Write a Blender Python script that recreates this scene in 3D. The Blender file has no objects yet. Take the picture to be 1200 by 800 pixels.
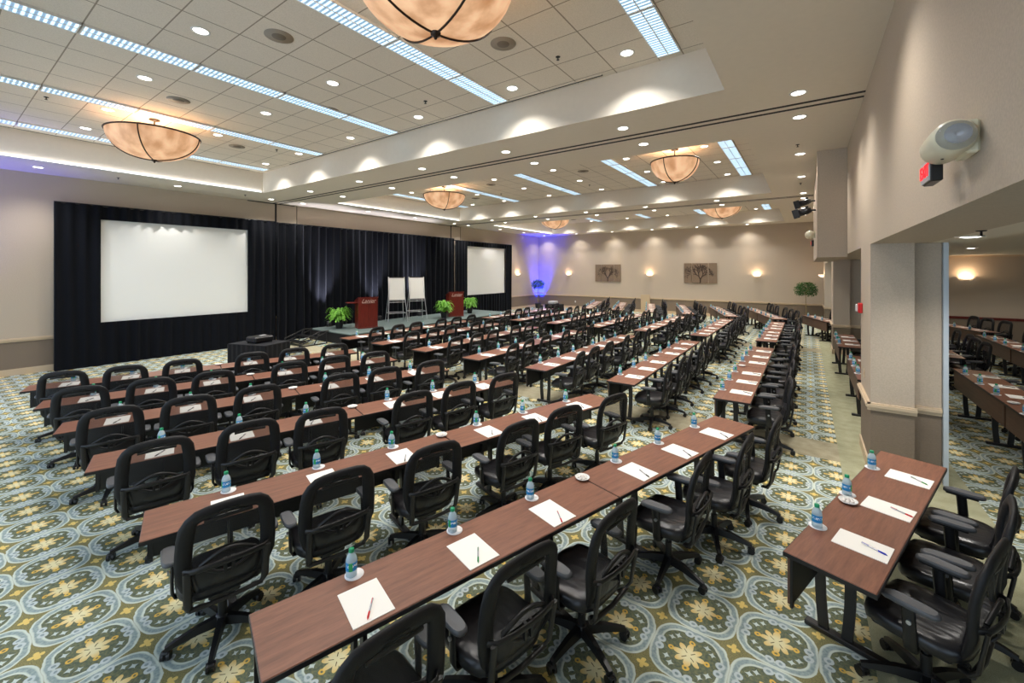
import bpy, math, random
from mathutils import Vector, Matrix
random.seed(7)
R = math.radians
sc = bpy.context.scene
col = sc.collection
PI = math.pi

# ---------------------------------------------------------------- camera, world, exposure
TH = math.atan(346/491)
cam = bpy.data.cameras.new('camera'); cam.sensor_width = 36; cam.lens = 491/1200*36
cam.shift_y = -83/1200; cam.clip_start = .05; cam.clip_end = 200
co = bpy.data.objects.new('camera', cam); col.objects.link(co)
co.location = (0, 0, 2.52); co.rotation_euler = (R(90), 0, TH); sc.camera = co
w = bpy.data.worlds.new('world'); sc.world = w; w.use_nodes = True
w.node_tree.nodes['Background'].inputs[0].default_value = (.66, .82, 1, 1)
w.node_tree.nodes['Background'].inputs[1].default_value = 1.35
sc.view_settings.view_transform = 'Standard'; sc.view_settings.look = 'None'
sc.view_settings.exposure = 0.36; sc.view_settings.gamma = 1; sc.view_settings.use_curve_mapping = False
CAN_W = 62; CAN_S = 40; BOWL_W = 22; TUBE = 1.15; BOWL_E = .62

# ---------------------------------------------------------------- materials
def srgb(r, g, b):
    f = lambda c: ((c/255+.055)/1.055)**2.4 if c > 10 else c/255/12.92
    return (f(r), f(g), f(b), 1)
class NT:
    def __init__(s, name):
        s.m = bpy.data.materials.new(name); s.m.use_nodes = True; s.t = s.m.node_tree; s.n = s.t.nodes
        s.b = s.n['Principled BSDF']; s.out = s.n['Material Output']
    def put(s, sock, v):
        if isinstance(v, bpy.types.NodeSocket): s.t.links.new(v, sock)
        else: sock.default_value = v
    def m_(s, op, a, b=0.0, c=0.0, clamp=False):
        n = s.n.new('ShaderNodeMath'); n.operation = op; n.use_clamp = clamp
        s.put(n.inputs[0], a); s.put(n.inputs[1], b)
        if op in ('MULTIPLY_ADD', 'WRAP', 'SMOOTH_MIN', 'COMPARE'): s.put(n.inputs[2], c)
        return n.outputs[0]
    def xyz(s):
        t = s.n.new('ShaderNodeTexCoord'); x = s.n.new('ShaderNodeSeparateXYZ'); s.t.links.new(t.outputs['Object'], x.inputs[0])
        s.co = t.outputs['Object']; return x.outputs
    def obj(s):
        return s.n.new('ShaderNodeTexCoord').outputs['Object']
    def mapped(s, scale):
        m = s.n.new('ShaderNodeMapping'); s.t.links.new(s.obj(), m.inputs[0]); m.inputs['Scale'].default_value = scale; return m.outputs[0]
    def noise(s, scale, vec=None, detail=3, rough=.5):
        n = s.n.new('ShaderNodeTexNoise'); n.inputs['Scale'].default_value = scale; n.inputs['Detail'].default_value = detail
        n.inputs['Roughness'].default_value = rough
        s.t.links.new(vec if vec is not None else s.obj(), n.inputs['Vector']); return n.outputs[0]
    def mix(s, f, a, b):
        n = s.n.new('ShaderNodeMix'); n.data_type = 'RGBA'; s.put(n.inputs[0], f); s.put(n.inputs[6], a); s.put(n.inputs[7], b); return n.outputs[2]
    def step(s, v, lo, hi):
        n = s.n.new('ShaderNodeMapRange'); s.put(n.inputs[0], v); n.inputs[1].default_value = lo; n.inputs[2].default_value = hi; n.clamp = True
        return n.outputs[0]
    def bump(s, h, strength, dist=.01):
        n = s.n.new('ShaderNodeBump'); n.inputs['Strength'].default_value = strength; n.inputs['Distance'].default_value = dist
        s.t.links.new(h, n.inputs['Height']); s.t.links.new(n.outputs[0], s.b.inputs['Normal'])
    def col(s, v): s.put(s.b.inputs['Base Color'], v)
def mat(name, c, rough=.5, metal=0, noise=None, amt=.15, bump=0, nscale=None, spec=None, sheen=0):
    t = NT(name); t.b.inputs['Roughness'].default_value = rough; t.b.inputs['Metallic'].default_value = metal
    if spec is not None: t.b.inputs['Specular IOR Level'].default_value = spec
    if sheen: t.b.inputs['Sheen Weight'].default_value = sheen; t.b.inputs['Sheen Roughness'].default_value = .4
    if noise:
        nz = t.noise(noise, t.mapped(nscale) if nscale else None)
        f = t.step(nz, .3, .7)
        t.col(t.mix(f, tuple(min(1, v*(1-amt)) for v in c[:3])+(1,), tuple(min(1, v*(1+amt)) for v in c[:3])+(1,)))
        if bump: t.bump(nz, bump)
    else: t.col(c)
    return t.m
def emis(name, c, s, noise=None, c2=None, base=None):
    t = NT(name); t.b.inputs['Roughness'].default_value = .5; t.col(base or c)
    if noise: t.put(t.b.inputs['Emission Color'], t.mix(t.step(t.noise(noise, t.mapped((1, 1, .5)), 5), .35, .65), c, c2))
    else: t.b.inputs['Emission Color'].default_value = c
    t.b.inputs['Emission Strength'].default_value = s
    return t.m
M = {}
M['wall'] = mat('wall_paper', srgb(190, 175, 156), .8, noise=70, amt=.07, bump=.15)
M['wainscot'] = mat('wainscot_paper', srgb(130, 115, 99), .8, noise=60, amt=.08, nscale=(1, 1, 2.5), bump=.15)
M['rail'] = mat('cream_trim_wood', srgb(205, 184, 155), .45)
M['plaster'] = mat('ceiling_plaster', srgb(222, 212, 196), .85, noise=12, amt=.015)
M['white'] = mat('white_paint', srgb(225, 225, 222), .5)
M['edge'] = mat('pale_blue_grey_metal', srgb(195, 205, 212), .4)
M['black'] = mat('black_plastic', (.008, .008, .009, 1), .36)
M['blackmetal'] = mat('black_powder_metal', (.014, .013, .013, 1), .42)
M['blackrim'] = mat('black_rim_fabric', (.010, .010, .011, 1), .5, noise=300, amt=.3, bump=.2, spec=.35)
M['armpad'] = mat('grey_black_rubber', (.075, .078, .085, 1), .42)
M['slot'] = mat('black_track', (.004, .004, .004, 1), .6)
M['screen'] = mat('screen_white', srgb(236, 238, 236), .7)
M['paper'] = mat('paper_white', srgb(246, 243, 236), .75)
M['coaster'] = mat('white_coaster', srgb(240, 240, 242), .6)
M['cap'] = mat('green_cap', srgb(20, 150, 100), .35)
M['alu'] = mat('aluminium', (.6, .61, .64, 1), .35, .8)
M['pot'] = mat('black_pot', (.012, .012, .012, 1), .35)
M['soil'] = mat('soil', (.03, .02, .012, 1), .9)
M['bark'] = mat('bark', srgb(150, 130, 95), .8, noise=20, amt=.3)
M['fern'] = mat('fern_green', srgb(118, 182, 58), .5, noise=8, amt=.35)
M['leaf'] = mat('ficus_green', srgb(40, 92, 22), .45, noise=6, amt=.4)
M['stage'] = mat('stage_carpet', srgb(98, 112, 110), .9, noise=40, amt=.12)
M['bronze'] = mat('bronze', (.035, .02, .012, 1), .4, .5)
M['cream'] = mat('cream_plastic', srgb(228, 222, 196), .35)
M['red'] = mat('red_plastic', srgb(205, 25, 25), .4)
M['grille'] = mat('speaker_grille', srgb(150, 140, 126), .7)
M['grille2'] = mat('speaker_cone', srgb(112, 102, 90), .7)
M['tree_bg'] = mat('art_panel_brown', srgb(128, 108, 88), .8, noise=30, amt=.12)
M['tree_fg'] = mat('art_branch_dark', srgb(58, 44, 36), .7)
M['board'] = mat('beige_board', srgb(196, 174, 142), .6)
M['mint'] = mat('wrapped_mint', srgb(235, 228, 222), .4)
M['penw'] = mat('pen_silver', srgb(200, 200, 205), .25, .3)
M['penr'] = mat('pen_red', srgb(200, 20, 25), .35); M['peng'] = mat('pen_green', srgb(10, 130, 60), .35)
M['penb'] = mat('pen_blue', srgb(20, 40, 170), .35); M['penk'] = mat('pen_black', (.01, .01, .01, 1), .35)
M['grey'] = mat('projector_grey', srgb(190, 190, 192), .4)
M['lens'] = mat('projector_glass', (.02, .03, .05, 1), .08)
M['gold'] = mat('silver_letters', srgb(225, 200, 190), .3, .3)
M['redlit'] = emis('exit_letters', srgb(255, 30, 40), 1.1)
M['canlit'] = emis('can_lens', (1, .97, .9, 1), 6)
M['cove'] = emis('cove_lens', (.95, .97, 1, 1), 9)
M['sconce'] = emis('sconce_glass', (1, .82, .64, 1), 1.15)
M['bowl'] = emis('alabaster', (1, .62, .36, 1), BOWL_E, 4.5, (.50, .22, .09, 1), (.45, .28, .17, 1))
t = NT('clear_dome'); t.col((.9, .92, .92, 1)); t.b.inputs['Transmission Weight'].default_value = .85; t.b.inputs['Roughness'].default_value = .08; M['dome'] = t.m
t = NT('bottle_water'); t.col((.72, .88, .95, 1)); t.b.inputs['Transmission Weight'].default_value = .45; t.b.inputs['Roughness'].default_value = .08; t.b.inputs['IOR'].default_value = 1.2; M['water'] = t.m
# velvet
t = NT('black_velvet'); t.b.inputs['Roughness'].default_value = .85; t.col((.005, .006, .009, 1)); t.b.inputs['Sheen Weight'].default_value = .09; t.b.inputs['Specular IOR Level'].default_value = .12
t.b.inputs['Sheen Roughness'].default_value = .35; t.b.inputs['Sheen Tint'].default_value = (.75, .78, .9, 1); M['velvet'] = t.m
t = NT('black_cloth'); t.b.inputs['Roughness'].default_value = .8; t.col((.008, .008, .010, 1)); t.b.inputs['Sheen Weight'].default_value = .06; t.b.inputs['Specular IOR Level'].default_value = .15; M['cloth'] = t.m
# leather
t = NT('black_leather'); t.b.inputs['Roughness'].default_value = .3; t.col((.012, .012, .014, 1))
n1 = t.noise(9, t.mapped((1.2, .5, 1)), 2); t.bump(n1, .38, .03); M['leather'] = t.m
# see-through chair mesh
t = NT('chair_mesh'); t.b.inputs['Roughness'].default_value = .6; t.col((.02, .021, .023, 1))
tr = t.n.new('ShaderNodeBsdfTransparent'); mx = t.n.new('ShaderNodeMixShader'); mx.inputs[0].default_value = .55
t.t.links.new(tr.outputs[0], mx.inputs[1]); t.t.links.new(t.b.outputs[0], mx.inputs[2]); t.t.links.new(mx.outputs[0], t.out.inputs[0]); M['mesh'] = t.m
# table wood (grain along x)
def wood(name, c1, c2, rough, axis):
    t = NT(name); t.b.inputs['Roughness'].default_value = rough
    a = t.noise(6, t.mapped(axis), 5, .6); b = t.noise(28, t.mapped(axis), 3)
    f = t.m_('ADD', t.m_('MULTIPLY', t.step(a, .3, .7), .65), t.m_('MULTIPLY', t.step(b, .3, .7), .35))
    t.col(t.mix(f, c1, c2)); return t.m
M['wood'] = wood('walnut_laminate', srgb(104, 64, 47), srgb(144, 94, 71), .38, (.5, 5, 5))
M['panel'] = wood('walnut_panel', srgb(84, 62, 50), srgb(108, 82, 66), .5, (.5, 5, 5))
M['mahog'] = wood('mahogany', srgb(86, 24, 18), srgb(124, 42, 32), .3, (6, 6, .6))
# label
t = NT('bottle_label'); x = t.xyz(); t.b.inputs['Roughness'].default_value = .4
ang = t.m_('ARCTAN2', x[1], x[0])
wv = t.m_('SINE', t.m_('MULTIPLY', ang, 2.0))
g = t.m_('GREATER_THAN', wv, .75)
zz = t.m_('COMPARE', x[2], .068, .007); nz = t.step(t.noise(150), .48, .52)
c = t.mix(t.m_('MULTIPLY', zz, nz), srgb(28, 140, 205), srgb(235, 245, 250)); c = t.mix(g, c, srgb(40, 165, 95)); t.col(c); M['label'] = t.m
# ceiling tiles with grid
t = NT('ceiling_tile'); x = t.xyz(); t.b.inputs['Roughness'].default_value = .9
lx = t.m_('WRAP', t.m_('ADD', x[0], 1.58), 2.93-.16, -.16)      # 0 at each light strip's centre
kx = t.m_('ABSOLUTE', t.m_('SUBTRACT', t.m_('WRAP', t.m_('SUBTRACT', lx, .16), .6525, 0), .32625))
ky = t.m_('ABSOLUTE', t.m_('WRAP', t.m_('SUBTRACT', x[1], 6.05), .305, -.305))
gx = t.m_('GREATER_THAN', kx, .32625-.009); gy = t.m_('LESS_THAN', ky, .0075)
g = t.m_('MAXIMUM', gx, gy)
nz = t.step(t.noise(90, None, 2), .35, .65)
tile = t.mix(nz, srgb(216, 206, 190), srgb(228, 218, 203)); t.col(t.mix(g, tile, srgb(150, 138, 122))); M['tile'] = t.m
# louvred lens: dark cells between bright blades
t = NT('louvre_lens'); x = t.xyz(); wy = t.m_('ABSOLUTE', t.m_('WRAP', x[1], .03, -.03)); cell = t.step(wy, .010, .02)
nz = t.step(t.noise(40, None, 2), .3, .7)
t.col(srgb(150, 170, 190)); t.put(t.b.inputs['Emission Color'], t.mix(cell, (.30, .52, .75, 1), (.62, .84, 1, 1)))
t.put(t.b.inputs['Emission Strength'], t.m_('MULTIPLY', t.m_('ADD', t.m_('MULTIPLY', cell, .75), t.m_('MULTIPLY_ADD', nz, .3, .2)), TUBE)); M['louvre'] = t.m
# carpet
def carpet():
    t = NT('patterned_carpet'); x = t.xyz(); t.b.inputs['Roughness'].default_value = .95; t.b.inputs['Specular IOR Level'].default_value = .1
    PX, PY = .465, .448
    warp = t.m_('MULTIPLY', t.m_('SUBTRACT', t.noise(14, None, 2), .5), .05)
    u = t.m_('WRAP', t.m_('ADD', t.m_('DIVIDE', t.m_('ADD', x[0], .17), PX), warp), .5, -.5)
    v = t.m_('WRAP', t.m_('ADD', t.m_('DIVIDE', t.m_('SUBTRACT', x[1], 3.36), PY), warp), .5, -.5)
    a = t.m_('ABSOLUTE', u); b = t.m_('ABSOLUTE', v)
    def ln(p, q): return t.m_('SQRT', t.m_('ADD', t.m_('MULTIPLY', p, p), t.m_('MULTIPLY', q, q)))
    def dist(cx, cy): return ln(t.m_('SUBTRACT', a, cx), t.m_('SUBTRACT', b, cy))
    r = ln(a, b); th = t.m_('ARCTAN2', b, a)
    grain = t.step(t.noise(55, None, 3), .35, .65); fine = t.step(t.noise(160, None, 2), .4, .6)
    bg = t.mix(grain, srgb(90, 100, 88), srgb(124, 128, 98))
    outer = t.mix(fine, srgb(116, 116, 84), srgb(150, 142, 98))
    sr = t.m_('POWER', t.m_('ADD', t.m_('POWER', a, 2.7), t.m_('POWER', b, 2.7)), 1/2.7)
    c = t.mix(t.step(sr, .46, .47), bg, outer)
    # scroll ring
    wob = t.m_('MULTIPLY', t.m_('COSINE', t.m_('MULTIPLY', th, 4)), .006)
    d = t.m_('ABSOLUTE', t.m_('SUBTRACT', t.m_('ADD', sr, wob), .446))
    ringc = t.mix(t.step(d, .022, .040), t.mix(grain, srgb(134, 152, 154), srgb(164, 180, 178)), srgb(204, 214, 204))
    gap = 1.0
    c = t.mix(t.m_('MULTIPLY', t.m_('SUBTRACT', 1, t.step(d, .056, .064)), gap), c, ringc)
    # curls
    for (cx, cy) in ((.385, .068), (.068, .385)):
        e = dist(cx, cy)
        rr = t.m_('ABSOLUTE', t.m_('SUBTRACT', e, .042))
        c = t.mix(t.m_('SUBTRACT', 1, t.step(e, .058, .064)), c, t.mix(grain, srgb(120, 138, 138), srgb(150, 166, 170)))
        c = t.mix(t.m_('SUBTRACT', 1, t.step(rr, .014, .022)), c, srgb(192, 203, 204))
    # pale crosses
    for (cx, cy) in ((.27, .19), (.19, .27)):
        p = t.m_('ABSOLUTE', t.m_('SUBTRACT', a, cx)); q = t.m_('ABSOLUTE', t.m_('SUBTRACT', b, cy))
        e = t.m_('ADD', t.m_('POWER', p, .6), t.m_('POWER', q, .6))
        c = t.mix(t.m_('LESS_THAN', e, .185), c, srgb(196, 208, 204))
    # loops at the axes
    for (cx, cy, rad) in ((.0, .235, .032), (.24, .0, .028)):
        e = dist(cx, cy); rr = t.m_('ABSOLUTE', t.m_('SUBTRACT', e, rad))
        c = t.mix(t.m_('LESS_THAN', rr, .014), c, srgb(218, 182, 92))
    # eight-pointed star
    rad = t.m_('MULTIPLY_ADD', t.m_('ABSOLUTE', t.m_('COSINE', t.m_('MULTIPLY', th, 4))), .10, .11)
    c = t.mix(t.m_('LESS_THAN', r, rad), c, t.mix(t.step(r, .08, .2), srgb(226, 218, 176), srgb(224, 194, 122)))
    xx = t.m_('LESS_THAN', t.m_('ABSOLUTE', t.m_('SUBTRACT', a, b)), .008)
    rr = t.m_('LESS_THAN', t.m_('ABSOLUTE', t.m_('SUBTRACT', r, .075)), .035)
    c = t.mix(t.m_('MULTIPLY', xx, rr), c, srgb(80, 70, 40))
    # corner flower
    e = dist(.5, .5); th2 = t.m_('ARCTAN2', t.m_('SUBTRACT', .5, b), t.m_('SUBTRACT', .5, a))
    rad = t.m_('MULTIPLY_ADD', t.m_('ABSOLUTE', t.m_('COSINE', t.m_('MULTIPLY', th2, 2))), .05, .035)
    c = t.mix(t.m_('LESS_THAN', e, rad), c, srgb(222, 196, 118))
    # plain borders
    fine = t.m_('ADD', t.m_('MULTIPLY', fine, .5), t.m_('MULTIPLY', t.step(t.noise(7, None, 4), .35, .65), .5))
    plain = t.mix(fine, srgb(156, 148, 122), srgb(184, 177, 152)); sage = t.mix(fine, srgb(150, 150, 120), srgb(180, 179, 150))
    s1 = t.m_('LESS_THAN', t.m_('ABSOLUTE', t.m_('SUBTRACT', t.m_('WRAP', x[1], 11.85, 2.85), 7.35)), .36)
    s1 = t.m_('MULTIPLY', s1, t.m_('LESS_THAN', x[0], .36))
    c = t.mix(s1, c, plain)
    s2 = t.m_('LESS_THAN', t.m_('ABSOLUTE', t.m_('SUBTRACT', x[0], .94)), .585)
    c = t.mix(s2, c, sage)
    t.col(c); t.bump(t.noise(220, None, 2), .25, .004)
    return t.m
M['carpet'] = carpet()

# ---------------------------------------------------------------- mesh builder
class MB:
    def __init__(s): s.v = []; s.f = []; s.mi = []; s.sm = []; s.k = 0; s.x = Matrix.Identity(4)
    def mat(s, k): s.k = k; return s
    def at(s, m): s.x = m; return s
    def add(s, vs, fs, smooth=False):
        o = len(s.v); s.v += [tuple(s.x @ Vector(p)) for p in vs]
        for f in fs: s.f.append([i+o for i in f]); s.mi.append(s.k); s.sm.append(smooth)
        return s
    def box(s, x0, y0, z0, x1, y1, z1, bev=0):
        x0, x1 = min(x0, x1), max(x0, x1); y0, y1 = min(y0, y1), max(y0, y1); z0, z1 = min(z0, z1), max(z0, z1)
        if not bev:
            v = [(x0,y0,z0),(x1,y0,z0),(x1,y1,z0),(x0,y1,z0),(x0,y0,z1),(x1,y0,z1),(x1,y1,z1),(x0,y1,z1)]
            return s.add(v, [(0,3,2,1),(4,5,6,7),(0,1,5,4),(1,2,6,5),(2,3,7,6),(3,0,4,7)])
        b = bev; rings = []
        for z, i in ((z0, b), (z0+b, 0), (z1-b, 0), (z1, b)):
            r = []
            for cx, cy, sx, sy in ((x0,y0,1,1),(x1,y0,-1,1),(x1,y1,-1,-1),(x0,y1,1,-1)):
                p1 = (cx+sx*(i), cy+sy*(b+i*.4), z); p2 = (cx+sx*(b+i*.4), cy+sy*(i), z)
                r += [p1, p2] if (sx*sy > 0) else [p2, p1]
            rings.append(r)
        return s.loft(rings, True, True, False)
    def loft(s, rings, cap=True, closed=True, smooth=True):
        n = len(rings[0]); v = [p for r in rings for p in r]; f = []
        m = n if closed else n-1
        for i in range(len(rings)-1):
            for j in range(m):
                a = i*n+j; b = i*n+(j+1) % n; f.append((a, b, b+n, a+n))
        s.add(v, f, smooth)
        if cap:
            s.add(rings[0], [tuple(range(n))[::-1]]); s.add(rings[-1], [tuple(range(n))])
        return s
    def lathe(s, prof, n=24, c=(0, 0, 0), a0=0, a1=2*PI, cap=True):
        full = abs(a1-a0-2*PI) < 1e-6; k = n if full else n+1
        rings = [[(c[0]+r*math.cos(a0+(a1-a0)*j/n), c[1]+r*math.sin(a0+(a1-a0)*j/n), c[2]+z) for j in range(k)] for r, z in prof]
        return s.loft(rings, cap, full, True)
    def cyl(s, p, q, r, n=12, r2=None):
        return s.tube([p, q], [r, r if r2 is None else r2], n)
    def tube(s, pts, r, n=8, closed=False, flat=None, up=None):
        P = [Vector(p) for p in pts]; m = len(P); rr = r if isinstance(r, (list, tuple)) else [r]*m
        rings = []; prev = None
        for i in range(m):
            if closed: t = P[(i+1) % m]-P[i-1]
            else: t = P[min(i+1, m-1)]-P[max(i-1, 0)]
            t.normalize()
            if up is not None: u = Vector(up)
            elif prev is not None: u = prev
            else: u = Vector((0, 0, 1)) if abs(t.z) < .9 else Vector((1, 0, 0))
            u = (u-t*u.dot(t)); u = u.normalized() if u.length > 1e-6 else t.orthogonal().normalized()
            prev = u; w_ = t.cross(u)
            fu, fw = (flat if flat else (1, 1))
            rings.append([tuple(P[i]+u*(math.cos(2*PI*j/n)*rr[i]*fu)+w_*(math.sin(2*PI*j/n)*rr[i]*fw)) for j in range(n)])
        if closed: rings.append(rings[0])
        return s.loft(rings, not closed, True, True)
    def build(s, name, mats, parent=None, loc=None, rz=None):
        me = bpy.data.meshes.new(name); me.from_pydata(s.v, [], s.f)
        for m in (mats if isinstance(mats, (list, tuple)) else [mats]): me.materials.append(M[m] if isinstance(m, str) else m)
        me.polygons.foreach_set('material_index', s.mi); me.polygons.foreach_set('use_smooth', s.sm); me.update()
        o = bpy.data.objects.new(name, me); col.objects.link(o)
        if parent: o.parent = parent
        if loc: o.location = loc
        if rz is not None: o.rotation_euler = (0, 0, rz)
        return o
def box(name, m, *a, parent=None, bev=0): return MB().box(*a, bev=bev).build(name, m, parent)
def struct(o): o['kind'] = 'structure'; return o
def tag(o, label, cat, group=None):
    o['label'] = label; o['category'] = cat
    if group: o['group'] = group
    return o
def empty(name, loc=(0, 0, 0), rz=0):
    o = bpy.data.objects.new(name, None); col.objects.link(o); o.location = loc; o.rotation_euler = (0, 0, rz); o.empty_display_size = .1
    return o
kids = {}
def copy_tree(o, parent=None):
    c = o.copy(); col.objects.link(c)
    if parent: c.parent = parent
    if o not in kids: kids[o] = [x for x in o.children]
    for ch in kids[o]: copy_tree(ch, c)
    return c
def lamp(name, kind, loc, power, color, parent=None, rot=None, **k):
    l = bpy.data.lights.new(name, kind); l.energy = power; l.color = color
    for a, b in k.items(): setattr(l, a, b)
    o = bpy.data.objects.new(name, l); col.objects.link(o); o.location = loc
    if rot: o.rotation_euler = rot
    if parent: o.parent = parent
    return o

# ---------------------------------------------------------------- the room
XL, XR, YB, YF, ZC, ZT = -15.6, .64, 25.4, -3.0, 4.93, 5.56
XA = 7.6     # alcove right wall
TR = [(-.35, 6.2), (8.65, 15.25), (17.75, 24.3)]; TX0, TX1 = -13.86, -.9
struct(box('floor', 'carpet', XL-.2, YF, -.2, XA+.2, YB+.2, 0))
m = MB()
m.box(XL-.2, YF, ZC, TX0, YB+.2, ZC+.12); m.box(TX1, YF, ZC, XR+.2, YB+.2, ZC+.12)
ys = [YF]+[y for t_ in TR for y in t_]+[YB+.2]
for i in range(0, len(ys), 2): m.box(TX0, ys[i], ZC, TX1, ys[i+1], ZC+.12)
for y0, y1 in TR:      # tray sides
    m.box(TX0-.1, y0-.1, ZC+.12, TX0, y1+.1, ZT+.1); m.box(TX1, y0-.1, ZC+.12, TX1+.1, y1+.1, ZT+.1)
    m.box(TX0, y0-.1, ZC+.12, TX1, y0, ZT+.1); m.box(TX0, y1, ZC+.12, TX1, y1+.1, ZT+.1)
struct(m.build('ceiling', 'plaster'))
for (y0, y1), dy in zip(TR, (0, 9.05, 18.1)):
    o = MB().box(TX0, y0-dy, ZT, TX1, y1-dy, ZT+.08).build('ceiling', 'tile', loc=(0, dy, 0)); struct(o)
def walls(name, x0, y0, x1, y1, face, z0=0, z1=ZC, rail=True, r=.0):
    """upper wall, wainscot as two material zones in one mesh"""
    m = MB(); zr = .84
    if rail: m.mat(1).box(x0, y0, z0, x1, y1, zr); m.mat(0).box(x0, y0, zr, x1, y1, z1)
    else: m.box(x0, y0, z0, x1, y1, z1)
    return struct(m.build(name, ['wall', 'wainscot']))
walls('wall_left', XL-.2, YF, XL, YB+.2, 'x')
walls('wall_back', XL, YB, XR+.2, YB+.2, 'y')
ntrim = [0]
def trim(m, mt):
    ntrim[0] += 1; return struct(m.build('trim_%d' % ntrim[0], mt))
def rail_y(x, s, y0, y1, m):   # rail + along y on a face whose normal is s*x
    m.box(x, y0, .84, x+s*.045, y1, .875); m.box(x, y0, .80, x+s*.025, y1, .84); m.box(x, y0, .875, x+s*.03, y1, .89)
def rail_x(y, s, x0, x1, m):
    m.box(x0, y, .84, x1, y+s*.045, .875); m.box(x0, y, .80, x1, y+s*.025, .84); m.box(x0, y, .875, x1, y+s*.03, .89)
m = MB(); rail_y(XL, 1, YF, YB, m); trim(m, 'rail')
m = MB(); rail_x(YB, -1, XL, XR, m); trim(m, 'rail')
struct(MB().box(XL, YF, 0, XL+.02, YB, .14).box(XL, YF, .14, XL+.012, YB, .155).build('baseboard_left', 'rail'))
struct(MB().box(XL, YB-.02, 0, XR, YB, .14).box(XL, YB-.012, .14, XR, YB, .155).build('baseboard_back', 'rail'))
# right wall: header + piers, soffits
HZ = 2.85
PIERS = [(6.81, 7.92), (16.0, 17.1), (23.4, YB)]
m = MB(); m.box(XR, YF, HZ, XR+.55, YB, ZC+.1)
for y0, y1 in PIERS:
    m.mat(1).box(XR, y0, 0, XR+.40, y1, .84).box(XR+.40, y0+.17, 0, XR+.66, y1, .84)
    m.mat(0).box(XR, y0, .84, XR+.40, y1, HZ).box(XR+.40, y0+.17, .84, XR+.66, y1, HZ)
m.mat(0).box(XR, YF, 0, XR+.2, 1.6, HZ)
struct(m.build('wall_right', ['wall', 'wainscot']))
m = MB()
for y0, y1 in PIERS:
    rail_y(XR, -1, y0-.03, y1, m); rail_x(y0, -1, XR-.03, XR+.42, m); rail_x(y0+.17, -1, XR+.42, XR+.66, m)
trim(m, 'rail')
m = MB()
for y0, y1 in PIERS:
    m.box(XR-.02, y0-.02, 0, XR, y1, .14).box(XR-.02, y0-.02, 0, XR+.42, y0, .14).box(XR+.42, y0+.15, 0, XR+.66, y0+.17, .14)
struct(m.build('baseboard_right', 'rail'))
m = MB()
for y0, y1 in PIERS[:2]: m.box(XR+.665, y0+.12, 0, XR+.71, y1, HZ)
trim(m, 'edge')
# boxed-out section of the right wall
m = MB(); m.box(.16, 10.46, 2.79, XR, 15.9, ZC); struct(m.build('wall_right', 'wall'))
# alcove
m = MB(); m.box(XR+.55, YF, HZ, 1.52, YB, HZ+.3); m.box(1.52, YF, 3.06, XA, 21.5, 3.3); struct(m.build('ceiling', 'plaster'))
walls('wall_alcove_back', 1.0, 21.5, XA, 21.7, 'y', z1=3.3)
walls('wall_alcove_right', XA, YF, XA+.2, 21.7, 'x', z1=3.3)
m = MB(); rail_x(21.5, -1, 1.35, XA, m); trim(m, 'mahog')
trim(MB().box(1.35, 21.46, 3.0, XA, 21.5, 3.06), 'rail')
# folding partition tracks and the vertical gaps of their pockets
m = MB()
for y in (7.30, 7.50, 16.35, 16.55): m.box(XL, y, ZC-.008, XR, y+.055, ZC+.002)
trim(m, 'slot')
m = MB()
for y in (7.38, 16.42): m.box(XL, y, .9, XL+.012, y+.06, ZC); m.box(XL, y-.9, ZC-.03, XL+.02, y+.7, ZC-.004); m.box(XL, y+.78, .9, XL+.008, y+.80, ZC)
trim(m, 'slot')

# ---------------------------------------------------------------- ceiling fixtures
def ORD(i): return ('first', 'second', 'third', 'fourth', 'fifth', 'sixth', 'seventh', 'eighth', 'ninth')[i]
BAY = ('nearest', 'middle', 'farthest')
def make_tube():
    r = empty('fluorescent_light')
    m = MB(); L = .60
    for x in (-.155, -.008, .147): m.box(x, -L, -.012, x+.012, L, .03)
    m.box(-.155, -L, -.012, .159, -L+.014, .03).box(-.155, L-.014, -.012, .159, L, .03); m.build('light_frame', 'white', r)
    for x in (-.142, .006): MB().box(x, -L+.014, -.004, x+.134, L-.014, .02).build('louvre', 'louvre', r)
    return r
proto = make_tube(); first = True
for b in range(3):
    for i, x in enumerate((-1.58, -4.5, -7.43, -10.36, -13.28)):
        for k in range(5):
            o = proto if first else copy_tree(proto); first = False
            o.location = (x, 6.05+9.05*b-.61-1.22*k, ZT-.02)
            tag(o, 'louvred fluorescent light %s from far end, %s strip from right, %s ceiling bay' % (ORD(k), ORD(i), BAY[b]), 'ceiling light', 'fluorescent lights in the %s ceiling bay' % BAY[b])
def make_can():
    r = empty('recessed_downlight')
    MB().lathe([(.105, 0), (.105, -.006), (.085, -.008), (.08, 0)], 24).build('trim_ring', 'white', r)
    MB().lathe([(.08, -.004), (.04, -.012), (.001, -.014)], 20).build('light_lens', 'canlit', r)
    return r
canp = make_can(); cfirst = [True]
LSP = {}
def can(x, y, z, label, group, power, angle=105, color=(1, .93, .85)):
    o = canp if cfirst[0] else copy_tree(canp); cfirst[0] = False
    o.location = (x, y, z); tag(o, label, 'ceiling light', group)
    key = (power, angle, color)
    if key not in LSP:
        l = bpy.data.lights.new('downlight_lamp', 'SPOT'); l.energy = power; l.color = color; l.spot_size = R(angle); l.spot_blend = .8; l.shadow_soft_size = .06; LSP[key] = l
    lo = bpy.data.objects.new('downlight_lamp', LSP[key]); col.objects.link(lo); lo.parent = o; lo.location = (0, 0, -.04)
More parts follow.
